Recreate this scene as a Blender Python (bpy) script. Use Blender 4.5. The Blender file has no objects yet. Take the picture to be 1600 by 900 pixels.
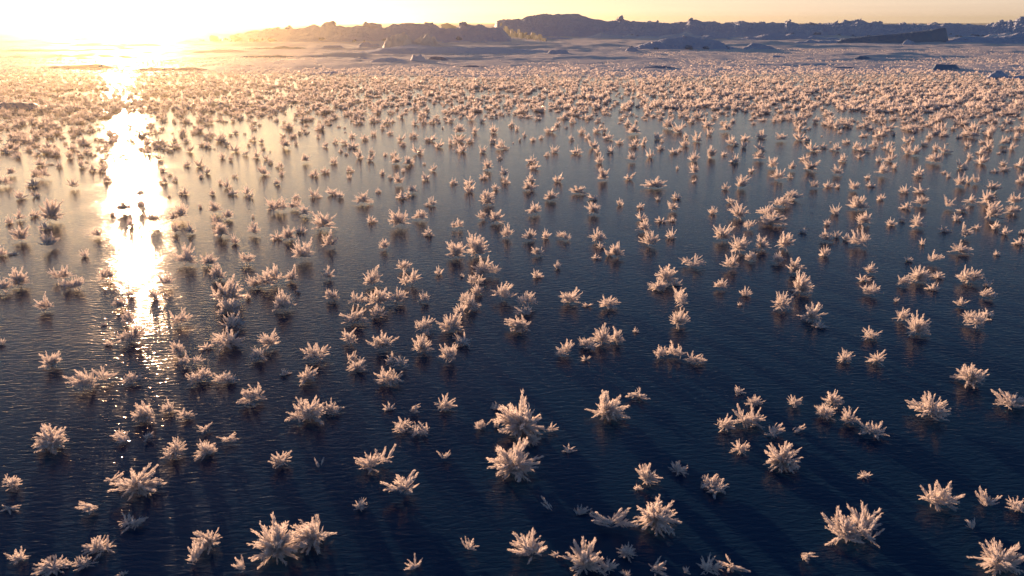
import bpy, math, random
import numpy as np
from mathutils import Vector, noise, Matrix
R = math.radians
random.seed(7); rng = np.random.default_rng(7)
sc = bpy.context.scene
col = sc.collection

# ---------------------------------------------------------------- camera
F = 1244.0; PITCH = math.atan(416.0 / F); CAMH = 1.0
cd = bpy.data.cameras.new('camera'); cam = bpy.data.objects.new('camera', cd); col.objects.link(cam)
cd.sensor_width = 36; cd.lens = F / 1600 * 36; cd.clip_start = 0.05; cd.clip_end = 5000
cam.location = (0, 0, CAMH); cam.rotation_euler = (math.pi / 2 - PITCH, 0, 0)
sc.camera = cam
cp, sp = math.cos(PITCH), math.sin(PITCH)
def ray(px, py):
    a = (px - 800) / F; b = (450 - py) / F
    return Vector((a, cp + b * sp, -sp + b * cp))           # view depth of this vector is 1
def at(px, py, z=0.0):
    r = ray(px, py); t = (z - CAMH) / r.z
    return Vector((0, 0, CAMH)) + r * t, t                   # point, view depth

# ---------------------------------------------------------------- light
SUN_EL = 4.5
sd = ray(172, 20); AZ = math.atan2(sd.x, sd.y)               # negative: left of the view
w = bpy.data.worlds.new('World'); sc.world = w; w.use_nodes = True
nt = w.node_tree; bg = nt.nodes['Background']
sky = nt.nodes.new('ShaderNodeTexSky'); sky.sky_type = 'NISHITA'; sky.sun_disc = False
sky.sun_elevation = R(SUN_EL); sky.sun_rotation = AZ
sky.altitude = 0; sky.air_density = 1.0; sky.dust_density = 1.0; sky.ozone_density = 4.0
bg.inputs[1].default_value = 0.088
# pale peach band of thin cloud low over the horizon, added to the clear sky
wc = nt.nodes.new('ShaderNodeTexCoord'); sx = nt.nodes.new('ShaderNodeSeparateXYZ'); nt.links.new(wc.outputs['Generated'], sx.inputs[0])
def wmath(op, a, b=None, c=None):
    n = nt.nodes.new('ShaderNodeMath'); n.operation = op
    for k, v in enumerate((a, b, c)):
        if v is None: continue
        if isinstance(v, (int, float)): n.inputs[k].default_value = v
        else: nt.links.new(v, n.inputs[k])
    return n.outputs[0]
el_ = wmath('ABSOLUTE', sx.outputs[2])
band = wmath('POWER', 2.718, wmath('MULTIPLY', el_, -11.0))
wm = nt.nodes.new('ShaderNodeMapping'); wm.inputs['Scale'].default_value = (1.6, 1.6, 90); nt.links.new(wc.outputs['Generated'], wm.inputs[0])
wn = nt.nodes.new('ShaderNodeTexNoise'); wn.inputs['Scale'].default_value = 1.5; wn.inputs['Detail'].default_value = 3; nt.links.new(wm.outputs[0], wn.inputs[0])
band = wmath('MULTIPLY', band, wmath('MULTIPLY_ADD', wn.outputs[0], .35, .82))
vd = nt.nodes.new('ShaderNodeVectorMath'); vd.operation = 'DOT_PRODUCT'; nt.links.new(wc.outputs['Generated'], vd.inputs[0])
vd.inputs[1].default_value = (math.sin(AZ), math.cos(AZ), 0.05)
side = wmath('POWER', wmath('MAXIMUM', wmath('MULTIPLY_ADD', vd.outputs['Value'], .5, .5), 0), 5.0)
band = wmath('MULTIPLY', band, wmath('MULTIPLY_ADD', side, .30, .62))
cc = nt.nodes.new('ShaderNodeVectorMath'); cc.operation = 'SCALE'; cc.inputs[0].default_value = (6.0, 4.5, 3.8); nt.links.new(band, cc.inputs['Scale'])
ca = nt.nodes.new('ShaderNodeVectorMath'); ca.operation = 'ADD'; ss = nt.nodes.new('ShaderNodeVectorMath'); ss.operation = 'SCALE'; nt.links.new(sky.outputs[0], ss.inputs[0]); ss.inputs['Scale'].default_value = .78; nt.links.new(ss.outputs[0], ca.inputs[0]); nt.links.new(cc.outputs[0], ca.inputs[1])
nt.links.new(ca.outputs[0], bg.inputs[0])
sl = bpy.data.lights.new('sun', 'SUN'); so = bpy.data.objects.new('sun', sl); col.objects.link(so)
sl.energy = 5.0; sl.angle = R(0.6); sl.color = (1.0, 0.56, 0.30)
sdir = Vector((math.sin(AZ) * math.cos(R(SUN_EL)), math.cos(AZ) * math.cos(R(SUN_EL)), math.sin(R(SUN_EL))))
so.rotation_euler = sdir.to_track_quat('Z', 'Y').to_euler(); so.location = sdir * 50
vs = sc.view_settings; vs.view_transform = 'Standard'; vs.look = 'None'; vs.gamma = 1.0; vs.use_curve_mapping = False
vs.exposure = 1.22
cy = sc.cycles
cy.use_denoising = True; cy.max_bounces = 8; cy.diffuse_bounces = 4; cy.glossy_bounces = 2
cy.transmission_bounces = 3; cy.volume_bounces = 0; cy.transparent_max_bounces = 12
cy.sample_clamp_indirect = 4.0; cy.caustics_reflective = False; cy.caustics_refractive = False

# ---------------------------------------------------------------- materials
def newmat(name):
    m = bpy.data.materials.new(name); m.use_nodes = True
    return m, m.node_tree, m.node_tree.nodes, m.node_tree.links
def mat_ice():
    m, t, N, L = newmat('dark_sea_ice'); b = N['Principled BSDF']
    tc = N.new('ShaderNodeTexCoord')
    mp = N.new('ShaderNodeMapping'); mp.inputs['Rotation'].default_value = (0, 0, R(-9)); mp.inputs['Scale'].default_value = (30, 76, 1)
    L.new(tc.outputs['Object'], mp.inputs[0])
    n1 = N.new('ShaderNodeTexNoise'); n1.inputs['Scale'].default_value = 1.0; n1.inputs['Detail'].default_value = 3; n1.inputs['Roughness'].default_value = 0.5
    n1.inputs['Distortion'].default_value = 0.6
    L.new(mp.outputs[0], n1.inputs[0])
    mp2 = N.new('ShaderNodeMapping'); mp2.inputs['Rotation'].default_value = (0, 0, R(14)); mp2.inputs['Scale'].default_value = (70, 165, 1)
    L.new(tc.outputs['Object'], mp2.inputs[0])
    n2 = N.new('ShaderNodeTexNoise'); n2.inputs['Scale'].default_value = 1.0; n2.inputs['Detail'].default_value = 2
    L.new(mp2.outputs[0], n2.inputs[0])
    ad = N.new('ShaderNodeMath'); ad.operation = 'MULTIPLY_ADD'; ad.inputs[1].default_value = 0.35
    L.new(n2.outputs[0], ad.inputs[0]); L.new(n1.outputs[0], ad.inputs[2])
    bp = N.new('ShaderNodeBump'); bp.inputs['Strength'].default_value = 1.0; bp.inputs['Distance'].default_value = 0.0013
    L.new(ad.outputs[0], bp.inputs['Height']); L.new(bp.outputs[0], b.inputs['Normal'])
    n3 = N.new('ShaderNodeTexNoise'); n3.inputs['Scale'].default_value = 0.8; n3.inputs['Detail'].default_value = 4
    L.new(tc.outputs['Object'], n3.inputs[0])
    cr = N.new('ShaderNodeValToRGB'); cr.color_ramp.elements[0].position = 0.3; cr.color_ramp.elements[1].position = 0.75
    cr.color_ramp.elements[0].color = (0.006, 0.027, 0.070, 1); cr.color_ramp.elements[1].color = (0.010, 0.040, 0.094, 1)
    L.new(n3.outputs[0], cr.inputs[0]); L.new(cr.outputs[0], b.inputs['Base Color'])
    n4 = N.new('ShaderNodeTexNoise'); n4.inputs['Scale'].default_value = 3.2; n4.inputs['Detail'].default_value = 5; n4.inputs['Roughness'].default_value = .6
    L.new(tc.outputs['Object'], n4.inputs[0])
    rr_ = N.new('ShaderNodeMapRange'); rr_.inputs[1].default_value = .44; rr_.inputs[2].default_value = .60; rr_.inputs[3].default_value = .065; rr_.inputs[4].default_value = .12
    L.new(n4.outputs[0], rr_.inputs[0]); L.new(rr_.outputs[0], b.inputs['Roughness']); b.inputs['Specular IOR Level'].default_value = 0.34; b.inputs['IOR'].default_value = 1.25
    return m
def mat_frost(name, c, trans=0.4, rough=0.35):
    m, t, N, L = newmat(name); b = N['Principled BSDF']; out = N['Material Output']
    tc = N.new('ShaderNodeTexCoord'); n = N.new('ShaderNodeTexNoise'); n.inputs['Scale'].default_value = 60
    L.new(tc.outputs['Object'], n.inputs[0])
    mx = N.new('ShaderNodeMixRGB'); mx.inputs[1].default_value = (*c, 1); mx.inputs[2].default_value = (c[0] * .86, c[1] * .9, c[2] * .95, 1)
    L.new(n.outputs[0], mx.inputs[0]); L.new(mx.outputs[0], b.inputs['Base Color'])
    b.inputs['Roughness'].default_value = rough; b.inputs['IOR'].default_value = 1.31
    tr = N.new('ShaderNodeBsdfTranslucent'); L.new(mx.outputs[0], tr.inputs[0])
    ms = N.new('ShaderNodeMixShader'); ms.inputs[0].default_value = trans
    L.new(b.outputs[0], ms.inputs[1]); L.new(tr.outputs[0], ms.inputs[2])
    tp = N.new('ShaderNodeBsdfTransparent'); m2 = N.new('ShaderNodeMixShader'); m2.inputs[0].default_value = .34
    L.new(ms.outputs[0], m2.inputs[1]); L.new(tp.outputs[0], m2.inputs[2]); L.new(m2.outputs[0], out.inputs[0])
    return m
def mat_snow(name, c, scale=3.0, dist=0.05, trans=0.0):
    m, t, N, L = newmat(name); b = N['Principled BSDF']; out = N['Material Output']
    tc = N.new('ShaderNodeTexCoord')
    n = N.new('ShaderNodeTexNoise'); n.inputs['Scale'].default_value = scale; n.inputs['Detail'].default_value = 6; n.inputs['Roughness'].default_value = .65
    L.new(tc.outputs['Object'], n.inputs[0])
    mx = N.new('ShaderNodeMixRGB'); mx.inputs[1].default_value = (*c, 1); mx.inputs[2].default_value = (c[0] * .6, c[1] * .72, c[2] * .85, 1)
    L.new(n.outputs[0], mx.inputs[0]); L.new(mx.outputs[0], b.inputs['Base Color'])
    b.inputs['Roughness'].default_value = .6; b.inputs['IOR'].default_value = 1.31
    bp = N.new('ShaderNodeBump'); bp.inputs['Distance'].default_value = dist; L.new(n.outputs[0], bp.inputs['Height']); L.new(bp.outputs[0], b.inputs['Normal'])
    if trans:
        tr = N.new('ShaderNodeBsdfTranslucent'); L.new(mx.outputs[0], tr.inputs[0])
        ms = N.new('ShaderNodeMixShader'); ms.inputs[0].default_value = trans
        L.new(b.outputs[0], ms.inputs[1]); L.new(tr.outputs[0], ms.inputs[2]); L.new(ms.outputs[0], out.inputs[0])
    return m
M_ice = mat_ice()
M_frost = mat_frost('frost_crystal', (.95, .89, .86), .64)
M_snow = mat_snow('wind_packed_snow', (.80, .80, .84), 2.2, .06)
M_cover = mat_snow('frost_covered_ice', (.88, .78, .72), 9.0, .012)
M_ridge = mat_snow('blue_ridge_snow', (.60, .68, .84), 2.6, .22)  # bluish ridge ice, with the shade of its backlit faces put into the colour
M_blue = mat_snow('old_blue_ice', (.20, .30, .42), 2.0, .05)  # dark slab ice; also the painted shade of floes and ridge feet
M_pale = mat_snow('pale_backlit_ice', (.88, .86, .86), 3.0, .10, .30)
M_clear = mat_snow('translucent_ice', (.62, .60, .56), 4.0, .03, .6)

# ---------------------------------------------------------------- mesh helpers
def mesh_np(name, V, T, mat, parent=None, smooth=False):
    me = bpy.data.meshes.new(name)
    V = np.ascontiguousarray(V, dtype=np.float32); T = np.ascontiguousarray(T, dtype=np.int32)
    k = T.shape[1]
    me.vertices.add(len(V)); me.vertices.foreach_set('co', V.ravel())
    me.loops.add(T.size); me.loops.foreach_set('vertex_index', T.ravel())
    me.polygons.add(len(T)); me.polygons.foreach_set('loop_start', np.arange(0, T.size, k, dtype=np.int32))
    me.polygons.foreach_set('loop_total', np.full(len(T), k, dtype=np.int32))
    if not smooth: me.polygons.foreach_set('use_smooth', np.zeros(len(T), dtype=bool))
    else: me.polygons.foreach_set('use_smooth', np.ones(len(T), dtype=bool))
    me.update(calc_edges=True); me.validate()
    me.materials.append(mat)
    o = bpy.data.objects.new(name, me); col.objects.link(o)
    if parent: o.parent = parent
    return o
def tag(o, label=None, cat=None, group=None, kind=None):
    if label: o['label'] = label
    if cat: o['category'] = cat
    if group: o['group'] = group
    if kind: o['kind'] = kind
    return o

# ---------------------------------------------------------------- setting
S = 600.0
ice = mesh_np('sea_ice', [(-S, -30, 0), (S, -30, 0), (S, S, 0), (-S, S, 0)], [(0, 1, 2, 3)], M_ice)
tag(ice, 'dark rippled sheet of new sea ice', kind='structure')

def fbm(x, y, z=0, o=4): return noise.fractal(Vector((x, y, z)), 1.0, 2.0, o)
def frost_edge(x):                                            # where the closed frost cover begins, metres out
    return 14.5 + 1.6 * fbm(x * .12, 3.3) + .8 * fbm(x * .5, 8.1)
def ground_z(x, y):
    e = min(1, max(0, (y - frost_edge(x)) / 3.5))
    a = .018 * fbm(x * 2.2, y * 1.1, 1) + .03 * fbm(x * .25, y * .16, 4) + .012 * fbm(x * 9, y * 5, 2) + .16 * max(0, fbm(x * .22, y * .55, 7) - .12) * min(1, max(0, (y - 17) / 8)) + .014 * fbm(x * .9, y * 2.0, 6)
    return -.03 + .055 * e + a * e if e > 0 else -.03
def snow_cover():
    ny, nx = 420, 420
    ys = 13.0 * (S * .98 / 13.0) ** np.linspace(0, 1, ny) ** 1.15
    V = np.zeros((ny, nx, 3))
    for j, y in enumerate(ys):
        half = y * .80 + 3
        for i in range(nx):
            x = (i / (nx - 1) * 2 - 1) * half
            V[j, i] = (x, y, ground_z(x, y))
    idx = np.arange(ny * nx).reshape(ny, nx)
    Q = np.stack([idx[:-1, :-1], idx[:-1, 1:], idx[1:, 1:], idx[1:, :-1]], -1).reshape(-1, 4)
    o = mesh_np('snow_cover', V.reshape(-1, 3), Q, M_cover, smooth=True)
    tag(o, 'pale frost and snow crust covering the far ice', kind='structure')
snow_cover()

# haze: thin volume added for the glow round the sun, box around everything
def haze():
    x0, x1, y0, y1, z0, z1 = -630, 630, -60, 630, -1.0, 4.2
    V = [(x0, y0, z0), (x1, y0, z0), (x1, y1, z0), (x0, y1, z0), (x0, y0, z1), (x1, y0, z1), (x1, y1, z1), (x0, y1, z1)]
    T = [(0, 3, 2, 1), (4, 5, 6, 7), (0, 1, 5, 4), (1, 2, 6, 5), (2, 3, 7, 6), (3, 0, 4, 7)]
    m, t, N, L = newmat('sunlit_air'); N.remove(N['Principled BSDF'])
    v = N.new('ShaderNodeVolumePrincipled'); v.inputs['Color'].default_value = (1.0, .94, .58, 1)  # yellow of the sun's halo put into the scatter colour
    v.inputs['Density'].default_value = HAZE_D; v.inputs['Anisotropy'].default_value = HAZE_G
    L.new(v.outputs[0], N['Material Output'].inputs['Volume'])
    tag(mesh_np('haze', V, T, m), 'added haze that makes the glow around the low sun', kind='stuff')
HAZE_D, HAZE_G = 0.0013, 0.895
haze()

# ---------------------------------------------------------------- ice ridges, hummocks, floes
def lerp(P, x):
    if x <= P[0][0]: return P[0][1]
    for (a, b), (c, d) in zip(P, P[1:]):
        if x <= c: return b + (d - b) * (x - a) / (c - a)
    return P[-1][1]
def bank(name, base_y, tops, depth, mat, label, cat, seed=0, rough=.10, blocky=.10, nx=260, ny=36, steep=1.0, group=None):
    layered = depth > 4
    """A long rugged mound. tops = [(px, py of the skyline)], base_y = pixel row of its foot, depth in metres."""
    x0, x1 = tops[0][0], tops[-1][0]
    P, t = at((x0 + x1) / 2, base_y); Y0 = P.y
    H = []
    V = np.zeros((ny + 2, nx, 3))
    for i in range(nx):
        px = x0 + (x1 - x0) * i / (nx - 1); py = lerp(tops, px)
        Yc = Y0 + depth * .5
        r = ray(px, py); k = Yc / r.y; X = r.x * k; h = max(0.015, CAMH + r.z * k)
        h *= .9 if layered else 1; end = min(1, min(i, nx - 1 - i) / (nx * (.035 if layered or name == 'ice_slab' else .16))); h *= end ** .6
        for j in range(ny):
            v = j / (ny - 1) * 2 - 1
            if layered: prof = max(0, ((v + 1) / 1.45)) ** .8 if v < .45 else max(0, 1 - ((v - .45) / .55) ** 2)
            else: prof = max(0, 1 - abs(v) ** (2.0 * steep)) ** .75
            y = Yc + v * depth * .5 + .25 * depth * fbm(X * .25, 2.2 * seed) * (1 - abs(v) * .4)
            n = fbm(X * 1.3, y * 1.3, seed, 5) * rough
            vo = noise.voronoi(Vector((X * 1.1, y * 1.1, seed)))[0]; c = .55 - vo[0] * 1.3
            vo2 = noise.voronoi(Vector((X * 2.9 + fbm(X, y), y * 2.9, seed + 9)))[0]; c2 = .5 - vo2[0] * 1.3
            if layered: n += .30 * h * fbm(X * .22, y * .75, seed + 3) * min(1, (1 - prof) * 2.5) + .10 * fbm(X * .5, y * 2.2, seed + 4)
            z = prof * h * (.75 + .25 * prof) + (n + c * blocky + c2 * blocky * .5) * min(1, prof * 1.6) * min(1, h * 2.0)
            V[j + 1, i] = (X * (y / Yc), y, max(z, 0.0) - (.02 if prof == 0 else 0) + (max(0, ground_z(X * (y / Yc), y)) * .85 if depth < 4 else 0))
        V[0, i] = V[1, i]; V[0, i, 2] = -.1
        V[ny + 1, i] = V[ny, i]; V[ny + 1, i, 2] = -.1
    idx = np.arange((ny + 2) * nx).reshape(ny + 2, nx)
    Q = np.stack([idx[:-1, :-1], idx[:-1, 1:], idx[1:, 1:], idx[1:, :-1]], -1).reshape(-1, 4)
    o = mesh_np(name, V.reshape(-1, 3), Q, mat, smooth=False)
    o['_w'] = 0; del o['_w']
    return tag(o, label, cat, group)
def chunk_mesh(n, rad, sq, seed):                             # angular broken ice block
    import bmesh
    rr = random.Random(seed); bm = bmesh.new()
    for _ in range(n):
        v = Vector([rr.uniform(-1, 1) for _ in range(3)]); v = v.normalized() * rr.uniform(.75, 1)
        v = Vector([max(-.72, min(.72, c)) for c in v])
        bm.verts.new((v.x * sq[0] * rad, v.y * sq[1] * rad, v.z * sq[2] * rad))
    bmesh.ops.convex_hull(bm, input=bm.verts)
    bmesh.ops.delete(bm, geom=[v for v in bm.verts if not v.link_faces], context='VERTS')
    return bm
def block(name, px, py_base, wpx, hpx, mat, seed, depthf=.8, parent=None, tilt=0, lift=0.0):
    P, t = at(px, py_base, 0)
    W = wpx * t / F / 2 / .72; Hh = hpx * t / F / 2 / .72
    bm = chunk_mesh(26 if mat is not M_clear else 11, 1, (W, W * depthf, Hh), seed)
    me = bpy.data.meshes.new(name); bm.to_mesh(me); bm.free(); me.materials.append(mat)
    o = bpy.data.objects.new(name, me); col.objects.link(o)
    o.location = (P.x, P.y + W * depthf * .72, Hh * .62 + lift); o.rotation_euler = (0, R(tilt), random.uniform(-.3, .3))
    if parent:
        o.parent = parent
    return o

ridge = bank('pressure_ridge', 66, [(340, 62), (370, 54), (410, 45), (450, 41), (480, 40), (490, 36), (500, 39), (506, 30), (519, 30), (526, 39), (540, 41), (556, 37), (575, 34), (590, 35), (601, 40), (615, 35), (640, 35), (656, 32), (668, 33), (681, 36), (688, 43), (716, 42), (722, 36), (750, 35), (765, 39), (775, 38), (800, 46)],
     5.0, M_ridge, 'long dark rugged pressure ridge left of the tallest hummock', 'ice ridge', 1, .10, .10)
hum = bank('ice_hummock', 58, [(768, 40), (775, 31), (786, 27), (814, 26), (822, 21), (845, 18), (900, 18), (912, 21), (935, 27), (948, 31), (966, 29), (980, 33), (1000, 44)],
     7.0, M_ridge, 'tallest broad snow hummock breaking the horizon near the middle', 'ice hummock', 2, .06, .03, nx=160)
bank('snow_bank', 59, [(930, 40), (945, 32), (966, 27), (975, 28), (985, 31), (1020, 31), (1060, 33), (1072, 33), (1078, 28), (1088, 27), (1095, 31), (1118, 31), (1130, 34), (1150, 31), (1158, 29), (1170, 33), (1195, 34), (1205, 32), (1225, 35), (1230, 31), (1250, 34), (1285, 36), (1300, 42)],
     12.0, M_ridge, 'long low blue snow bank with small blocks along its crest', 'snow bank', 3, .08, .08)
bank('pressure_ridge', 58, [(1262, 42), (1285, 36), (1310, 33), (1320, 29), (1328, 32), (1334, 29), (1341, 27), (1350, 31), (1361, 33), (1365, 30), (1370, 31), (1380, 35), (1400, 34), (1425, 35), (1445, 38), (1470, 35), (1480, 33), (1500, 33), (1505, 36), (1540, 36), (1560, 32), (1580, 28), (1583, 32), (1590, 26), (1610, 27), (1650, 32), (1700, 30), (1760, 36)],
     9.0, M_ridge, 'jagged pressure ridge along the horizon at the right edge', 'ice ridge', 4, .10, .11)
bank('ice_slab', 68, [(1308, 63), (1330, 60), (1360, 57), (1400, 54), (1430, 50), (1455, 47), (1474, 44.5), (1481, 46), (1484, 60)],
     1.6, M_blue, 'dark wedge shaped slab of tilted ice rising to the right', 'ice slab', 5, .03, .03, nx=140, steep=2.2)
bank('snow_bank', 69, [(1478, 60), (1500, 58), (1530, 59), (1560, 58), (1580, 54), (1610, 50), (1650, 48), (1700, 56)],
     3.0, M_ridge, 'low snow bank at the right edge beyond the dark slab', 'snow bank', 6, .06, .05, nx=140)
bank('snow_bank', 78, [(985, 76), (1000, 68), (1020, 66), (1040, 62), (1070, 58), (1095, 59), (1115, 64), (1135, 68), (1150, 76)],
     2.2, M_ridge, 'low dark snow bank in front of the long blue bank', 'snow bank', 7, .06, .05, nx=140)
bank('ice_floe', 85, [(552, 82), (600, 76), (650, 74), (700, 75), (760, 76), (820, 80), (860, 82)],
     2.8, M_snow, 'flat raised ice floe carrying the big rounded block', 'ice floe', 8, .04, .05, nx=140, steep=3)
bank('ice_boulder', 79, [(596, 76), (600, 60), (606, 53), (616, 50), (640, 51), (655, 53), (672, 53), (680, 58), (684, 70), (700, 76)],
     1.6, M_pale, 'big rounded snowy ice block on the flat floe', 'ice block', 9, .34, .34, nx=100, steep=1.5)
def strata(x0, x1, yb, hp, depth, mat, lab, seed, nm='snow_drift', cat='snow drift'):
    rr = random.Random(seed); n = int((x1 - x0) / 11)
    tops = [(x0 + (x1 - x0) * i / n, yb - hp * (.55 + .3 * math.sin(i * .55 + seed) + rr.uniform(-.28, .3))) for i in range(n + 1)]
    bank(nm, yb, tops, depth, mat, lab, cat, seed, .07, .08, nx=int((x1 - x0) * .7), ny=16)
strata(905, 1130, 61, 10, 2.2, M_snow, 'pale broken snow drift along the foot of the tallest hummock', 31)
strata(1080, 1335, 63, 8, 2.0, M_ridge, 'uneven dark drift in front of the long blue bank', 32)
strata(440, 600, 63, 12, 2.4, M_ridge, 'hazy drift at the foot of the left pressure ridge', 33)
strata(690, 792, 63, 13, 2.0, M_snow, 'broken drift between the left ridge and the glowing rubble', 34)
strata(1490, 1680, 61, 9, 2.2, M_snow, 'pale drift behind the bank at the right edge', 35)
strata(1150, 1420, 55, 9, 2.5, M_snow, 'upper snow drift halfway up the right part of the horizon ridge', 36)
def mounds(lst):
    for k, (x0, x1, yb, hp, mat, nm, lab, cat) in enumerate(lst):
        mat = {'ice_floe': M_blue, 'ice_mound': M_ridge}.get(nm, mat)  # bluish shade of the front faces put into the material colour
        m = (x0 + x1) / 2; wv = x1 - x0; rr = random.Random(k * 5 + 3)
        n = max(5, int(wv / 9))
        tops = [(x0 + wv * i / n, yb - hp * math.sin(math.pi * min(1, max(0, i / n))) ** .6 * rr.uniform(.55, 1.05)) for i in range(n + 1)]
        P, t = at(m, yb)
        bank(nm, yb, tops, max(.35, wv * t / F * .45 if wv < 90 else wv * t / F * .22), mat, lab, cat, 20 + k, .05, .08, nx=max(50, min(130, int(wv * 1.5))), ny=20)
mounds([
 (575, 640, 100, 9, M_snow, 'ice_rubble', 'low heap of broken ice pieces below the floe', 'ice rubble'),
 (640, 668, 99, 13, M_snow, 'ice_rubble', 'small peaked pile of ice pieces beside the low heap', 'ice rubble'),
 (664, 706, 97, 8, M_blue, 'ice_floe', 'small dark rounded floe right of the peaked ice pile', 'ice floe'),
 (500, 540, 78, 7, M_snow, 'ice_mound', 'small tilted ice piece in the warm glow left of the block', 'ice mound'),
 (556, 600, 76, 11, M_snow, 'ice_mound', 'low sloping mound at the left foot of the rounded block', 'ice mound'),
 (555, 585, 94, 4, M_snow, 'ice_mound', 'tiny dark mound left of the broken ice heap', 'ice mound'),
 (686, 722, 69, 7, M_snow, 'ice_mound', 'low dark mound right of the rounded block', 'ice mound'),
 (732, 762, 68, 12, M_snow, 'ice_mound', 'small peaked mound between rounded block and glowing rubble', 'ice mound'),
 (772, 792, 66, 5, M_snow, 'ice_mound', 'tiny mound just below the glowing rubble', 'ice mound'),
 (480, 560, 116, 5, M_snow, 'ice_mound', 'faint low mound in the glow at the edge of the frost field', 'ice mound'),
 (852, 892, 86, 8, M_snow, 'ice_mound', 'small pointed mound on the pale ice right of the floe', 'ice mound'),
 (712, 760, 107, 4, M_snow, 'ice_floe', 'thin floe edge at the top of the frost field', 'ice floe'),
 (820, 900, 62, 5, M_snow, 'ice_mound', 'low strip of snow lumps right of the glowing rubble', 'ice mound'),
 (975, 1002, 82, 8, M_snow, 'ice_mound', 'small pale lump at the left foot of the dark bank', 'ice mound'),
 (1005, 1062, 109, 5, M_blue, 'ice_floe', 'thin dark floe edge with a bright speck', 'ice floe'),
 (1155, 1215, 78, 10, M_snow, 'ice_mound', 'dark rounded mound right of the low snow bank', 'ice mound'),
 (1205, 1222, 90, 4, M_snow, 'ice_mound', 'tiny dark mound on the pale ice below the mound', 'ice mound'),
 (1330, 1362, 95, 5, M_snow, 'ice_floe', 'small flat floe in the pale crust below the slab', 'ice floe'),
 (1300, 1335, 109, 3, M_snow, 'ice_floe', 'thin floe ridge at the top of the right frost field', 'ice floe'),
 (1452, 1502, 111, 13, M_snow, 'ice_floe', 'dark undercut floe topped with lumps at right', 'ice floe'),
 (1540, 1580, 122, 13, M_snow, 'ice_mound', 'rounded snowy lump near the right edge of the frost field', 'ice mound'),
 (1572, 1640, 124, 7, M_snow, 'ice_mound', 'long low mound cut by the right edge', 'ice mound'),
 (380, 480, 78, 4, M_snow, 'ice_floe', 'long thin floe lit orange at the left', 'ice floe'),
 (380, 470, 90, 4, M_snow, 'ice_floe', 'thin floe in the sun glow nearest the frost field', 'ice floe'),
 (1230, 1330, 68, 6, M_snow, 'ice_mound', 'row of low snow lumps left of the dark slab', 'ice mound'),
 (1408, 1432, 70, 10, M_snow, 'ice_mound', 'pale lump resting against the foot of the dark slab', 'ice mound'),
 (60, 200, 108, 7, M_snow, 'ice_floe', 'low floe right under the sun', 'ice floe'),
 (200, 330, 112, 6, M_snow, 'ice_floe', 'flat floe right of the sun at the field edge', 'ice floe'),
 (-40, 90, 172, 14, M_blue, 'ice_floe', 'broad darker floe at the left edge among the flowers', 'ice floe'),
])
# broken blocks lying along the crests and feet of the ridges
def ridge_blocks(o, n, seed, smin, smax, mat):
    rr = random.Random(seed); vs_ = [v.co for v in o.data.vertices]
    hi = sorted(vs_, key=lambda v: -v.z)
    cells = {}
    for v in vs_:
        k = int(v.x / .9)
        if k not in cells or v.z > cells[k].z: cells[k] = v
    ks = sorted(cells); ymin = min(v.y for v in vs_)
    cl = [rr.uniform(0, len(ks)) for _ in range(9)]
    for _ in range(n):
        v = cells[ks[min(len(ks) - 1, max(0, int(rr.choice(cl) + rr.gauss(0, len(ks) * .04))))]]; sz = rr.uniform(smin, smax) * (1 if rr.random() < .8 else 1.6)
        crest = rr.random() < .38
        bm = chunk_mesh(rr.randint(12, 22), 1, (sz * rr.uniform(.9, 1.9), sz, sz * rr.uniform(.3, .9)), rr.randint(0, 9999))
        me = bpy.data.meshes.new('snow_block'); bm.to_mesh(me); bm.free(); me.materials.append(mat if crest else M_blue)  # foot blocks darker: undercut shadow along the base put into their colour
        b = bpy.data.objects.new('snow_block', me); col.objects.link(b); b.parent = o
        if crest: b.location = (v.x, v.y - rr.uniform(0, .6), v.z - sz * rr.uniform(.1, .45))
        else: b.location = (v.x, v.y - (v.y - ymin) * rr.uniform(.55, .95), sz * .35)
        b.rotation_euler = (rr.uniform(-.7, .7), rr.uniform(-.7, .7), rr.uniform(0, 3))
for o in [o for o in col.objects if o.name.startswith(('pressure_ridge', 'snow_bank'))]:
    big_ = o.name.startswith('pressure_ridge') or len(o.data.vertices) > 9000
    ridge_blocks(o, 95 if big_ else 18, len(o.name) + int(o.data.vertices[0].co.x), .07 if big_ else .05, .20 if big_ else .14, M_ridge)
# glassy sunlit pieces
g = bpy.data.objects.new('ice_rubble', None); col.objects.link(g)
tag(g, 'glowing backlit clump of clear ice left of the tallest hummock', 'ice rubble')
P, _ = at(800, 60); g.location = P
for k, (px, py, wv, hv) in enumerate([(784, 57, 7, 22), (788, 58, 8, 18), (792, 59, 6, 20), (797, 59, 8, 14), (801, 60, 7, 17), (806, 60, 8, 12), (811, 60, 7, 15), (815, 61, 8, 11), (820, 61, 8, 12), (826, 62, 9, 9), (832, 62, 8, 12), (838, 63, 10, 9), (844, 63, 8, 10), (850, 64, 8, 7), (778, 58, 7, 12), (771, 58, 6, 9), (764, 58, 6, 7)]):
    b = block('ice_shard', px, py, wv, hv, M_clear, 60 + k, .5, tilt=random.uniform(-15, 15))
    b.location -= g.location; b.parent = g
for (px, py, wv, hv, lab, k) in [(702, 50, 34, 22, 'pale translucent ice plate leaning on the pressure ridge', 81), (742, 58, 10, 11, 'small bright upright shard before the glowing rubble', 82),
        (1339, 46, 9, 9, 'single brilliant white chip on the right pressure ridge', 83), (631, 42, 5, 6, 'tiny bright chip on top of the left pressure ridge', 84)]:
    b = block('ice_shard', px, py + 6, wv, hv, M_clear, k, .35, tilt=-18); tag(b, lab, 'ice shard')
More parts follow.
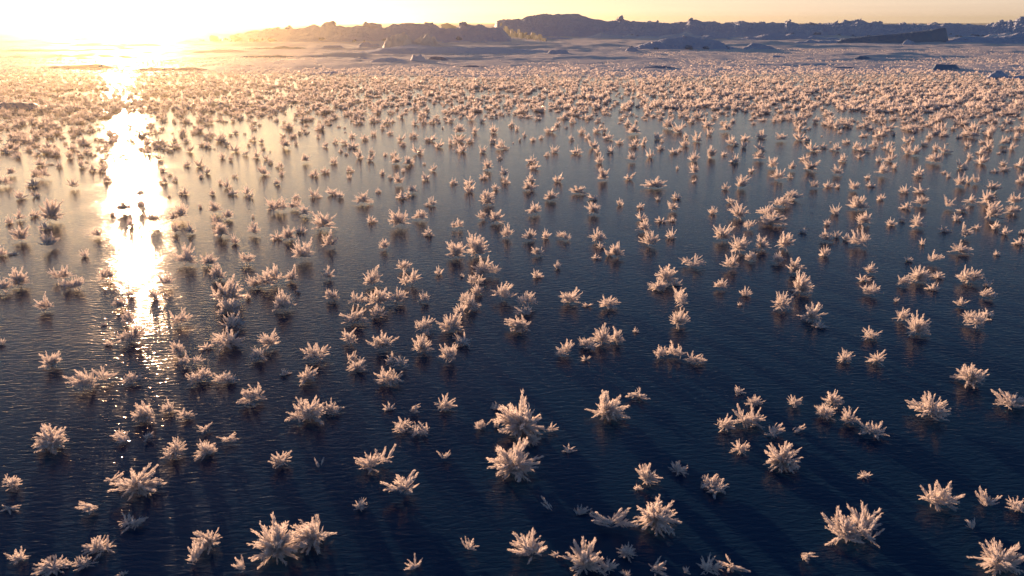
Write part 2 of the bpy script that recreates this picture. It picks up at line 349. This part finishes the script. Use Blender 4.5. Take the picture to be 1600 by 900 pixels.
for k, (px, wv, hv, lab) in enumerate([(1428, 14, 12, 'leftmost of the three pale lumps behind the dark slab'), (1443, 14, 13, 'middle pale lump behind the dark slab'), (1460, 20, 15, 'rightmost pale lump behind the dark slab')]):
    b = block('snow_lump', px, 52, wv * 1.2, hv * 1.2, M_snow, 90 + k, .8); tag(b, lab, 'snow lump', 'pale lumps behind the dark slab')

# ---------------------------------------------------------------- frost flowers
def basis(d):
    d = d / np.linalg.norm(d); a = np.array([0, 0, 1.0]) if abs(d[2]) < .9 else np.array([1.0, 0, 0])
    u = np.cross(a, d); u /= np.linalg.norm(u); v = np.cross(d, u); return d, u, v
TRI = np.array([(0, 1, 2), (0, 2, 3), (0, 3, 1), (4, 2, 1), (4, 3, 2), (4, 1, 3)])
def spindle(p, d, L, r, mid=.55, rs=None):
    d, u, v = basis(d); a0 = (rs or random).uniform(0, 6.28)
    V = [p]
    for k in range(3):
        a = a0 + k * 2.094; V.append(p + d * L * mid + (u * math.cos(a) + v * math.sin(a)) * r)
    V.append(p + d * L)
    return np.array(V)
class Acc:
    def __init__(s): s.V = []; s.n = 0
    def add(s, V): s.V.append(V); s.n += 1
    def arrays(s):
        V = np.concatenate(s.V); T = np.concatenate([TRI + 5 * k for k in range(s.n)]); return V, T
def blade(acc, p, d, L, rs, barbs=18, r=.05, curve=None):
    d, u, v = basis(d); acc.add(spindle(p, d, L, L * r, .42, rs))
    a0 = rs.uniform(0, 3.14)
    for k in range(barbs):
        t = .16 + .78 * (k + rs.random()) / barbs
        a = a0 + (k % 2) * math.pi + rs.gauss(0, .28) + (k % 5 == 0) * 1.57
        side = u * math.cos(a) + v * math.sin(a)
        ang = rs.uniform(.28, .62)
        acc.add(spindle(p + d * L * t * .97, d * math.cos(ang) + side * math.sin(ang), L * rs.uniform(.24, .40) * (1.10 - .80 * t), L * r * rs.uniform(.42, .7), .4, rs))
def flower_geo(style, seed, H, barbs, lean=(0, 0), fat=1.0):
    """unit flower of radius 1 and height H: list of long blades, and the core accumulator"""
    rs = random.Random(seed); blades = []; core = Acc()
    sty = {'r': (60, 8, .55, .98), 's': (42, 12, .42, .86), 'w': (12, 6, .35, .75), 'b': (2, 2, .4, .7), 'c': (26, 2, .65, .95)}[style]
    nsh, nlong, lo, hi = sty
    lobes = [rs.uniform(0, 6.28) for _ in range(3)]
    nc = rs.choice((1, 2, 2, 3, 4)) if style in 'rs' else 1
    cen = [(rs.uniform(-1, 1) * .34, rs.uniform(-1, 1) * .34) for _ in range(nc)] if nc > 1 else [(0, 0)]
    tiltv = (rs.gauss(0, .28), rs.gauss(0, .28))
    def direc(long, c):
        if style == 'w': az = rs.choice(lobes) + rs.gauss(0, .35); el = rs.uniform(.1, .9)
        elif style == 'b': az = lobes[0] + rs.gauss(0, .3); el = rs.uniform(.3, .8)
        else: az = rs.uniform(0, 6.28); el = math.asin(min(1, rs.random() ** 1.55 * 1.18 - .18)) if not long else rs.choice((rs.uniform(-.12, .45), rs.uniform(.3, 1.1)))
        v = np.array([math.cos(az) * math.cos(el) + lean[0] * .35 + tiltv[0] + c[0] * .9, math.sin(az) * math.cos(el) + lean[1] * .35 + tiltv[1] + c[1] * .9, math.sin(el)])
        return v / np.linalg.norm(v)
    def place(L, long=False):
        c = rs.choice(cen); d = direc(long, c); L = L * (1 - .9 * math.hypot(*c)); b = np.array([c[0] + rs.gauss(0, .09), c[1] + rs.gauss(0, .09), .16 + rs.uniform(0, .16)])
        sc3 = np.array([1, 1, H]); dd = d * sc3; k = np.linalg.norm(dd)
        return b * sc3, dd / k, L * k
    for _ in range(nsh):
        p, d, L = place(rs.uniform(lo, hi)); blade(core, p, d, L, rs, max(4, int(barbs * .7)), .050 * fat)
    for _ in range(nsh + 6):
        p, d, L = place(rs.uniform(.3, .55)); core.add(spindle(p, d, L, L * .10, .5, rs))
    for k in range(nlong):
        p, d, L = place(rs.uniform(.86, 1.08) if k else 1.08, True); acc = Acc(); blade(acc, p, d, L, rs, barbs, .056 * fat); blades.append(acc)
    return core, blades

TILES = {
'A': (0, 600, 3, """270 265 190 130 r;705 135 130 110 r;800 115 75 60 r;875 130 80 80 r;560 230 60 45 c;590 270 120 65 w;690 240 70 70 w;845 300 140 130 r;965 300 110 120 r;960 215 90 60 w;1065 250 90 90 w;1205 70 160 110 s;1425 150 190 130 r;1555 100 100 110 s;1290 360 130 100 s;1495 385 80 60 b;60 440 115 120 s;45 590 100 35 w;645 470 190 150 s;525 455 90 60 w;455 585 140 75 w;615 655 120 80 s;90 815 90 75 c;475 770 130 100 r;385 845 100 90 r;250 872 150 60 r;975 725 175 130 s;920 830 140 95 w;1300 755 220 190 r;1500 690 225 200 r;1140 865 110 80 w;575 895 50 20 c"""),
'B': (530, 600, 3, """500 85 105 95 s;235 115 60 35 w;340 125 100 60 w;285 195 110 90 s;385 205 110 100 s;665 175 80 115 s;735 100 50 50 b;740 185 45 50 c;860 180 225 170 r;895 250 90 90 r;990 205 60 60 w;815 385 245 165 s;1250 105 160 165 r;1400 55 115 55 w;180 355 165 135 s;495 335 70 70 w;310 490 185 130 w;85 570 90 75 s;1075 305 60 40 c;1445 430 125 125 s;1400 490 50 30 b;1582 385 90 110 r;985 590 100 65 b;1125 620 110 40 w;1270 665 200 115 w;1495 620 215 185 r;610 775 105 65 w;355 869 110 50 w;895 785 205 165 s;1020 808 60 25 c;1350 790 85 75 r;1150 840 185 150 s;1240 865 110 95 s;1475 878 140 75 w;1345 895 60 25 c"""),
'C': (1070, 600, 3, """250 35 60 35 w;330 85 75 60 s;180 165 115 125 s;295 165 135 105 r;415 200 105 125 s;515 230 120 45 b;507 85 90 80 s;690 60 95 105 s;665 135 120 75 r;775 150 115 105 s;880 220 135 115 s;1125 120 195 130 s;1525 95 160 100 s;258 298 85 75 c;455 345 160 145 r;165 485 170 85 r;845 430 65 35 c;1185 560 195 130 s;1405 545 135 130 w;1570 555 110 120 s;1345 675 80 55 w;740 715 200 130 s;835 670 220 170 s;550 790 110 105 w;1465 830 195 155 r;1580 790 40 70 b;110 855 120 90 s;215 865 135 60 w;5 862 40 60 b"""),
'D': (0, 300, 3, """440 875 165 115 r;610 885 105 75 s;925 865 125 95 r;1050 880 110 70 r;250 790 125 100 s;835 735 85 70 r;900 795 115 80 s;1060 700 155 95 s;970 725 60 35 c;1270 690 110 115 s;1230 760 95 80 r;1490 755 125 110 s;1415 870 135 85 s;1335 845 50 40 c;620 670 125 95 s;510 705 40 35 c;490 620 30 15 c;615 590 90 80 r;575 525 80 50 r;615 475 60 35 c;720 480 60 45 c;845 575 95 115 s;215 525 90 90 s;500 385 85 70 r;780 415 85 70 s;290 380 105 75 r;350 430 115 75 r;20 430 100 110 r;90 410 95 85 r;10 690 40 60 r;100 205 80 65 s;225 240 135 80 w;440 195 75 55 s;395 290 50 35 c;10 280 60 45 c;60 290 50 15 b;255 90 125 110 r;210 160 50 35 c;95 105 50 60 c;45 130 40 40 c;160 100 50 35 c;1065 480 150 110 r;1085 545 125 90 r;1165 490 40 30 w;1105 605 115 100 s;1195 425 85 60 r;1280 400 130 110 r;1375 385 75 80 r;1325 525 120 100 r;1020 385 80 70 r;975 325 85 60 r;865 300 120 105 r;1155 315 85 70 s;1430 275 120 100 r;1540 390 60 50 s;1555 475 85 85 r;1540 225 80 80 s;1520 140 105 90 s;1412 165 50 55 s;1355 195 70 70 r;1300 205 50 40 c;1185 175 80 65 s;1105 225 50 40 c;1040 180 70 70 r;1015 135 60 50 c;1015 75 70 60 r;1068 95 60 70 r;895 170 50 60 c;872 90 100 90 r;820 105 50 60 c;725 115 80 80 r;615 140 50 50 c;590 70 80 50 r;655 60 60 50 c;530 85 30 50 c;815 175 60 50 c;1305 65 90 65 r;1270 45 50 50 c;1390 45 65 75 r;1428 85 60 60 c;1472 10 65 40 r;1185 100 20 40 b;1400 465 25 20 c;660 165 30 30 c;95 15 60 40 c;165 10 40 30 c;937 60 25 30 c"""),
'E': (530, 300, 3, """115 30 90 60 s;290 15 60 40 c;430 45 50 45 c;285 125 105 90 r;375 105 80 70 s;150 125 45 40 c;555 155 70 50 s;420 185 50 45 c;210 250 60 50 s;660 105 60 55 s;735 125 80 55 s;691 35 80 65 r;905 65 75 90 r;985 20 80 50 r;1190 80 70 60 r;1190 25 50 30 c;790 190 62 60 s;896 205 60 55 s;970 200 50 45 c;1048 205 72 50 r;938 275 62 55 s;1210 200 80 90 r;1225 250 50 30 b;1302 275 80 75 r;1262 280 45 50 c;1205 305 50 25 b;1315 45 35 40 c;1410 65 40 25 w;1495 25 25 30 b;1415 115 50 40 c;1505 130 65 30 r;1560 125 32 30 c;1430 165 70 60 s;1455 225 85 70 r;1555 195 50 50 c;1570 50 65 90 s;640 265 115 100 r;550 280 90 80 r;700 355 120 95 r;305 350 75 60 r;330 410 110 85 s;180 405 115 95 r;465 365 42 50 c;575 390 20 20 c;925 380 50 50 w;1020 345 45 35 w;640 420 95 75 s;650 460 60 60 r;595 490 60 60 r;620 530 95 65 s;575 560 75 60 r;765 475 105 90 s;887 505 105 95 s;870 565 90 50 s;870 620 155 85 r;390 500 65 55 s;1080 505 120 75 s;1165 530 45 22 b;1260 525 105 65 s;90 490 85 90 r;180 500 115 95 r;268 490 95 85 s;185 570 85 60 r;75 595 125 85 s;45 685 90 75 s;395 620 95 85 s;515 632 130 85 r;200 700 125 110 s;385 725 95 90 r;585 700 105 65 s;500 775 135 100 s;48 770 65 70 s;90 812 90 80 s;270 790 120 105 s;238 875 125 85 s;410 660 40 30 c;1060 745 95 70 s;1160 720 105 65 r;1235 680 95 90 s;1300 680 75 75 s;1390 640 30 40 b;1158 780 42 30 b;1500 745 72 80 s;1572 735 90 100 s;1590 605 90 75 r;1530 400 95 80 s;1490 440 100 50 r;1580 420 50 50 c;1602 500 120 95 s"""),
'F': (1070, 300, 3, """45 785 95 55 r;30 330 115 70 s;130 75 42 60 c;215 40 40 30 c;250 100 95 60 s;180 190 95 90 r;370 95 110 70 r;450 45 100 60 r;510 20 85 45 s;400 130 125 70 r;300 155 60 50 s;250 255 105 75 r;205 330 90 75 s;312 305 62 50 r;355 250 72 60 r;465 235 95 85 s;440 310 70 62 r;505 355 95 72 s;535 430 105 115 r;455 520 105 85 s;175 435 75 58 s;285 470 55 42 c;258 527 25 15 c;590 580 105 75 s;630 622 65 42 c;655 280 52 48 r;555 180 40 30 c;660 205 72 70 r;710 200 40 35 c;755 215 40 30 c;815 220 105 88 s;705 85 50 45 b;665 145 40 25 c;810 60 88 58 r;835 125 82 62 r;920 20 40 40 c;1040 65 52 38 c;1105 45 72 48 s;965 135 50 50 c;1080 145 95 62 s;1020 125 30 30 c;1115 235 35 30 c;1235 60 82 48 w;1335 30 52 60 c;1415 30 75 62 r;1430 100 105 68 s;1550 35 72 62 r;1540 85 72 42 r;1305 80 50 30 c;1275 120 50 32 c;1215 175 52 30 c;1310 185 82 68 s;1370 165 42 20 b;1455 160 52 36 w;1500 185 48 36 c;1285 270 95 52 s;1570 225 52 52 r;1580 180 32 42 c;1460 280 30 36 c;1155 315 88 62 w;1050 315 36 30 b;870 360 68 62 s;835 405 62 36 b;870 465 95 62 s;990 500 26 32 b;1022 412 75 66 s;1095 397 92 64 r;1185 390 62 38 c;1165 445 58 42 s;1305 385 130 90 r;1420 430 52 36 w;1400 480 95 58 s;1300 530 85 52 s;1360 590 115 102 r;1420 565 52 52 s;1000 580 85 66 s;1080 637 110 95 r;860 675 95 56 s;748 778 85 54 c;898 785 92 58 c;1345 870 145 100 r"""),
'G': (0, 160, 5, """75 530 90 90 s;35 610 110 100 r;320 550 130 110 r;265 620 90 80 r;280 710 80 70 r;160 720 80 60 r;590 630 100 90 s;700 385 60 60 c;465 480 60 60 c;640 470 80 80 r;720 500 80 80 r;545 400 80 80 r;35 350 80 80 r;130 350 80 60 r;320 460 90 80 r;225 290 80 50 r;1490 360 70 60 s;1330 370 50 40 c;1430 220 70 60 r;1370 280 60 60 c;1460 470 60 60 c;1560 470 80 70 s;1370 590 50 50 c;1575 565 50 50 c;1325 555 40 40 c;1440 690 80 70 s;1270 510 60 60 c;1280 600 70 60 r;840 590 80 60 r;800 510 80 70 r;1100 700 90 90 r;1320 720 30 40 c;1240 420 60 60 c;60 190 60 50 c;100 260 90 60 r;280 250 80 60 r;390 250 80 60 r;370 330 90 70 r;560 340 80 70 r"""),
'H': (320, 160, 5, """620 325 115 80 r;800 430 95 85 s;455 530 95 80 s;590 490 65 50 r;600 550 50 40 c;570 615 65 60 s;860 545 75 70 s;940 530 65 50 c;1010 450 65 60 s;1130 520 62 50 c;1130 570 40 50 c;1390 540 52 46 c;1450 575 42 50 c;1525 605 105 90 s;1550 520 40 50 c;240 570 52 32 w;25 535 60 50 c;120 600 50 80 c;180 640 95 70 r;220 695 80 60 r;65 690 62 70 r;330 690 80 70 r;360 730 52 42 c;710 735 75 45 s;860 710 110 90 s;1000 695 95 65 r;1060 725 65 52 r;1235 725 115 75 s;1355 680 45 50 w;1520 715 62 70 r;1590 690 50 90 r;1210 400 85 80 r;1300 420 72 80 r;1300 370 50 60 c;1410 395 42 42 c;1480 445 100 80 r;1480 380 70 90 s;1580 440 85 110 r;1160 330 85 62 r;1090 300 62 60 c;1060 365 42 50 c;1105 400 32 26 c;945 325 52 52 c;885 255 42 42 c;1020 290 50 60 c;1150 245 62 60 c;1245 270 75 52 r;1320 240 52 42 w;1450 220 52 60 c;1390 185 52 50 c;1540 270 72 70 r;1550 320 50 40 c;710 310 42 42 c;660 180 95 62 r;770 205 52 50 c;910 190 92 60 r;1200 145 85 52 r;1430 140 75 62 r;1540 90 62 60 r;380 270 62 62 c;230 350 85 80 r;140 410 62 60 r;200 435 50 42 c;320 385 52 60 c;405 405 82 62 r;480 425 52 50 c;510 455 52 50 c;510 370 20 40 b;440 300 60 40 c;130 260 85 52 r;175 310 52 60 c;30 330 60 50 c;610 270 50 40 c;690 260 60 40 c;740 230 50 35 c"""),
'I': (640, 160, 5, """30 240 65 70 r;60 370 95 70 s;10 440 60 90 r;115 460 30 55 b;190 500 60 80 r;125 580 75 62 s;340 620 75 42 w;20 670 95 90 s;460 605 75 90 s;465 665 95 80 r;610 490 95 90 s;580 570 62 62 r;718 545 105 90 s;745 600 72 70 r;675 665 80 46 w;600 720 115 65 r;570 370 70 50 r;705 425 42 42 c;960 440 90 80 r;970 500 85 50 r;1075 405 46 32 w;1130 370 75 50 r;1160 580 85 90 s;940 590 85 70 s;945 655 130 80 r;1090 715 130 80 s;1320 690 130 62 s;1450 730 65 36 w;1515 575 100 80 s;1305 370 85 72 s;1470 370 62 62 s;1480 435 82 90 r;1430 320 92 80 r;1570 360 62 70 s;1260 265 52 62 c;1390 265 55 36 c;1465 210 75 52 s;1555 260 75 62 r;960 285 55 36 c;1030 260 42 52 c;895 240 42 50 c;860 290 32 26 c;810 305 15 30 b;840 200 42 36 c;715 330 95 80 r;650 280 62 80 r;660 210 85 62 r;410 360 95 62 s;230 320 75 70 r;160 280 105 52 r;380 285 110 60 r;390 210 110 80 r;510 215 65 55 r;320 300 62 60 r;470 290 62 50 r;260 195 22 22 c;340 355 14 26 b;480 110 75 62 r;570 135 52 42 c;1100 210 105 62 s;800 160 62 60 r;1345 215 60 60 r;1520 215 60 50 c;50 150 60 50 c;110 140 60 50 c;180 140 60 50 c;320 130 60 50 c;1160 160 60 50 c;1270 130 60 60 c"""),
'J': (960, 160, 5, """120 420 105 100 s;280 395 75 80 r;120 580 85 55 s;310 640 160 80 s;490 500 32 50 c;615 520 100 90 s;625 600 46 56 w;615 430 105 72 s;740 390 95 90 r;855 395 52 42 c;940 440 85 75 s;865 640 62 90 s;975 630 145 90 s;1070 525 52 46 c;1130 410 95 92 s;1235 475 100 92 s;1280 570 110 92 s;1370 490 95 100 s;1370 575 42 32 w;1560 620 85 120 s;1530 500 135 80 s;1490 430 95 52 s;1540 350 105 72 r;480 730 95 55 s;345 735 42 42 c;1350 720 150 65 s;150 330 85 52 r;170 290 52 50 c;225 310 62 50 r;240 260 32 72 b;355 350 65 42 s;370 295 32 32 c;465 380 75 46 r;510 360 42 42 c;550 315 75 62 r;560 260 62 50 c;650 275 95 72 r;40 305 65 42 r;335 265 95 50 r;500 205 105 72 r;420 170 115 80 r;160 215 125 80 r;720 160 105 62 r;860 190 105 90 r;920 300 95 72 r;1015 330 65 52 r;1130 350 85 62 s;1150 250 95 62 s;1020 270 85 50 s;1300 270 115 72 s;740 230 62 50 c;1440 270 105 62 s;1510 280 62 62 r;600 130 60 60 c;100 150 70 60 r;260 70 60 50 c"""),
'K': (1280, 160, 5, """185 430 75 72 s;135 535 115 80 s;65 630 65 72 s;145 655 52 32 w;270 655 95 82 s;400 640 75 42 s;470 530 115 90 s;380 575 52 46 c;585 490 55 60 s;560 430 85 72 s;465 440 52 52 s;495 710 95 65 s;665 685 85 55 s;785 680 95 62 s;770 545 95 72 s;980 545 65 22 w;1005 570 42 32 c;1110 490 85 62 s;895 440 125 82 r;975 370 95 52 r;910 350 65 50 c;1100 620 115 92 s;1165 605 65 62 r;1230 600 95 92 s;1345 665 115 80 s;1180 725 85 52 s;1300 725 95 45 s;1270 455 115 62 r;1435 460 55 62 s;1450 515 75 42 s;1370 535 75 26 w;1570 465 85 82 s;1580 575 75 100 s;1265 380 85 52 r;1320 330 85 80 r;1440 290 85 92 r;1505 335 65 72 s;1170 410 52 52 s;1155 325 52 42 c;1450 370 52 32 w;740 370 85 100 s;690 370 85 70 s;535 330 75 80 r;570 370 52 42 c;680 290 75 60 s;355 355 95 62 s;290 340 85 60 s;430 320 65 52 s;125 350 75 62 s;210 300 65 42 s;30 320 55 80 s;320 420 62 32 c;860 255 55 50 s;585 240 42 32 c;1175 240 125 70 r;1540 250 65 62 s;500 215 85 60 s;740 200 165 50 r;960 200 80 60 r;820 320 60 40 w;1330 230 90 70 r"""),
}
FL = []
for key, (ox, oy, s, txt) in TILES.items():
    for it in txt.split(';'):
        a = it.split(); x, y, ww, hh = [float(v) for v in a[:4]]
        f = [ox + x / s, oy + y / s, ww / s, hh / s, a[4]]
        if any(abs(f[0] - g[0]) < 9 and abs(f[1] - g[1]) < 7 for g in FL if key in 'GHIJK' and g[5] not in 'GHIJK'): continue
        FL.append(f + [key])
def ground(f):
    cx, cyy, w_, h_, st = f[:5]
    P0, t0 = at(cx, cyy); th = math.atan2(CAMH, math.hypot(P0.x, P0.y))
    wd = w_ / 2 * .75 * math.sin(th)
    P, t = at(cx, cyy + h_ / 2 - wd)
    Rr = w_ / 2 * t / F
    zh = max(.45, min(1.15 if cyy > 560 else 1.5, (h_ - wd) * t / F / math.cos(th) / Rr))
    return P, Rr * (1.27 if cyy > 480 else 1.26), zh
FL.sort(key=lambda f: -f[2] * f[3])
BIG, SMALL = FL[:300], FL[300:]
BIG.sort(key=lambda f: (-f[1], f[0]))
# ---- labels
SZ = lambda f: 'big' if f[2] > 52 else 'medium' if f[2] > 33 else 'small' if f[2] > 22 else 'tiny'
STY = {'r': 'dense tufted', 's': 'spiky star shaped', 'w': 'sparse wing shaped', 'b': 'slender twig like', 'c': 'rounded lumpy'}
def place_words(f):
    x, y = f[0], f[1]
    return '%d percent across and %d percent down the photo' % (round(x / 16), round(y / 9))
def shape(f):
    r = f[2] / max(1, f[3])
    return 'wide' if r > 1.7 else 'tall' if r < .95 else ''
LAND = {
 (433, 850): 'huge dense frost flower at the bottom edge, left of its equally large twin',
 (500, 830): 'huge tall frost flower with long points, right of its twin at bottom left',
 (817, 660): 'large many spiked frost flower with a bluish small one at its foot',
 (802, 728): 'large isolated frost flower with pointed tips, directly below the many spiked one',
 (947, 635): 'large fanned frost flower beside a small winged one, right of centre',
 (1348, 823): 'widest leaning frost flower at lower right, blades pointing up to the right',
 (1317, 838): 'low left half of the widest leaning frost flower at lower right',
 (1028, 807): 'large frost flower with blades swept to lower left, bottom centre right',
 (215, 757): 'large star shaped frost flower with an arm to the left, lower left',
 (325, 842): 'starry frost flower above a flat companion near the bottom, left',
 (90, 688): 'round frost flower alone near the left edge',
 (633, 763): 'winged frost flower like a flying bird, left of bottom centre',
 (953, 822): 'spread frost flower with two long arms, left of the swept one',
 (828, 862): 'star shaped frost flower with a glowing lower left tip, bottom centre',
 (1445, 640): 'large isolated fan shaped frost flower, right side',
 (1222, 715): 'double peaked frost flower below the cluster, lower right',
 (1558, 877): 'large feathery frost flower in the bottom right corner',
 (1465, 787): 'open frost flower with a stem like foot, lower right',
 (1538, 782): 'dim bluish frost flower between two brighter ones at the right edge',
 (803, 507): 'oval cushion shaped frost flower',
}
def label_for(f):
    for (lx, ly), s_ in LAND.items():
        if abs(f[0] - lx) < 8 and abs(f[1] - ly) < 8: return s_
    big = [g for g in BIG if g is not f and 8 < math.hypot(g[0] - f[0], (g[1] - f[1]) * 1.6) < 34 + f[2] and g[2] > f[2] * .5]
    if big:
        g = min(big, key=lambda g: math.hypot(g[0] - f[0], (g[1] - f[1]) * 1.6)); dx, dy = f[0] - g[0], f[1] - g[1]
        rel = ('close to a %s one' % {'r': 'tufted', 's': 'spiky', 'w': 'winged', 'b': 'twig like', 'c': 'lumpy'}[g[4]])
        rel = rel.replace('close to', 'right of' if dx > abs(dy) * 1.3 else 'left of' if -dx > abs(dy) * 1.3 else 'below' if dy > 0 else 'above')
    else: rel = 'standing alone'
    s_ = ' '.join((SZ(f) + ' ' + shape(f) + ' ' + STY[f[4]]).split()) + ' flower ' + rel + ', ' + '%d%% across, %d%% down' % (round(f[0] / 16), round(f[1] / 9))
    return s_
GROUP = 'frost flowers scattered on the dark ice'
used = {}
for n, f in enumerate(BIG):
    P, Rr, zh = ground(f); hero = f[2] > 26 and f[1] > 430 or f[2] > 42
    barbs = 20 if f[2] > 40 else 14 if f[2] > 25 else 9
    lean = (.5 + .5 * rng.random(), .3) if f[0] > 1000 else (.1, .1)
    core, blades = flower_geo(f[4], 1000 + n, zh, 27 if f[2] > 40 else barbs, lean, max(1, min(1.7, (36 / f[2]) ** .6)))
    rs = random.Random(n)
    lab = label_for(f)
    if lab in used: lab = lab + ', %s one' % ('right' if f[0] > used[lab] else 'left')
    used[lab] = f[0]
    if hero and len(blades) > 1:
        e = bpy.data.objects.new('frost_flower', None); col.objects.link(e); e.location = P; e.scale = (Rr,) * 3
        e.empty_display_size = .1; tag(e, lab, 'frost flower', GROUP)
        V, T = core.arrays(); V[:, 2] = np.maximum(V[:, 2], -.02); mesh_np('rime_core', V, T, M_frost, e)
        for b in blades:
            V, T = b.arrays(); V[:, 2] = np.maximum(V[:, 2], -.02); mesh_np('crystal_blade', V, T, M_frost, e)
    else:
        acc = Acc(); acc.V = core.V + [v for b in blades for v in b.V]; acc.n = core.n + sum(b.n for b in blades)
        V, T = acc.arrays(); V[:, 2] = np.maximum(V[:, 2], -.02)
        o = mesh_np('frost_flower', V, T, M_frost); o.location = P; o.scale = (Rr,) * 3
        tag(o, lab, 'frost flower', GROUP)

# ---- the uncountable rest: one object, real geometry
def simple(seed, n, r, H=.8, barbs=0):
    rs = random.Random(seed); acc = Acc()
    for k in range(n):
        az = rs.uniform(0, 6.28); el = math.asin(rs.uniform(.03, 1)); d = np.array([math.cos(az) * math.cos(el) + .12, math.sin(az) * math.cos(el), math.sin(el) * H])
        L = rs.uniform(.55, 1.05); p = np.array([rs.gauss(0, .12), rs.gauss(0, .12), .05])
        if barbs: blade(acc, p, d, L, rs, barbs, r)
        else: acc.add(spindle(p, d, L, L * r, .55, rs))
    V, T = acc.arrays(); V[:, 2] = np.maximum(V[:, 2], -.02); return V.astype(np.float32), T
near_v = [simple(50 + k, 22, .11, barbs=4) for k in range(10)]
mid_v = [simple(70 + k, 24, .17) for k in range(12)]
far_v = [simple(90 + k, 12, .2) for k in range(10)]
VV, TT, off = [], [], 0
def put(var, P, Rr, zs, a):
    global off
    V, T = var; c, s_ = math.cos(a), math.sin(a)
    W = np.empty_like(V); W[:, 0] = (V[:, 0] * c - V[:, 1] * s_) * Rr + P[0]; W[:, 1] = (V[:, 0] * s_ + V[:, 1] * c) * Rr + P[1]; W[:, 2] = V[:, 2] * Rr * zs + P[2]
    VV.append(W); TT.append(T + off); off += len(V)
for k, f in enumerate(SMALL):
    P, Rr, zh = ground(f)
    put(near_v[k % 10], P, Rr, zh / .85, random.uniform(0, 6.28))
placed = [(ground(f)[0], ground(f)[1]) for f in FL]
grid = {}
for P, r_ in placed: grid.setdefault((int(P.x // .3), int(P.y // .3)), []).append((P.x, P.y, r_))
def clash(x, y, r_):
    for i in (-1, 0, 1):
        for j in (-1, 0, 1):
            for (a, b, c) in grid.get((int(x // .3) + i, int(y // .3) + j), ()):
                if math.hypot(a - x, b - y) < (c + r_) * .8: return True
    return False
def project(x, y):
    zc = y * cp + CAMH * sp; return 800 + F * x / zc, 450 + F * (-(-CAMH * cp + y * sp)) / zc if zc else 0
sp_ = .118; y = 4.6; cnt = 0
while y < 33:
    step = sp_ * (1 + max(0, (y - 13)) * .018)
    half = y * .72 + .3; x = -half
    while x < half:
        xx = x + random.uniform(-.5, .5) * step; yy = y + random.uniform(-.5, .5) * step; x += step
        px, py = project(xx, yy)
        thr = lerp([(0, 262), (260, 245), (450, 205), (620, 193), (900, 190), (1150, 200), (1300, 212), (1600, 232)], px)
        p = min(1, max(0, (thr + 22 - py) / 92)); p = p ** 1.25 * .97
        clump = fbm(xx * .9, yy * .55, 5) + .6 * fbm(xx * 2.2, yy * 1.6, 9)
        p = p * (1 + .9 * clump) if py > 120 else p
        if py > thr + 10: p = max(0, min(p, .02))
        if random.random() > p: continue
        r_ = max(.016, random.lognormvariate(math.log(.047), .34)); r_ = min(r_, .085)
        if py > thr: r_ *= .5
        if py > 185 and clash(xx, yy, r_): continue
        zs = random.uniform(.8, 1.35)
        v = near_v if py > 175 else mid_v if py > 128 else far_v
        put(random.choice(v), (xx, yy, 0.0 if yy < 16 else .015), r_ * max(.42, 1 - max(0, yy - 9) * .04), zs * max(.7, 1 - max(0, yy - 12) * .03), random.uniform(0, 6.28)); cnt += 1
    y += step * .92
o = mesh_np('frost_flower_field', np.concatenate(VV), np.concatenate(TT), M_frost)
tag(o, 'dense field of countless small frost flowers thinning toward the viewer', kind='stuff')
print('FIELD', cnt, 'tris', len(o.data.polygons), 'FL', len(FL))
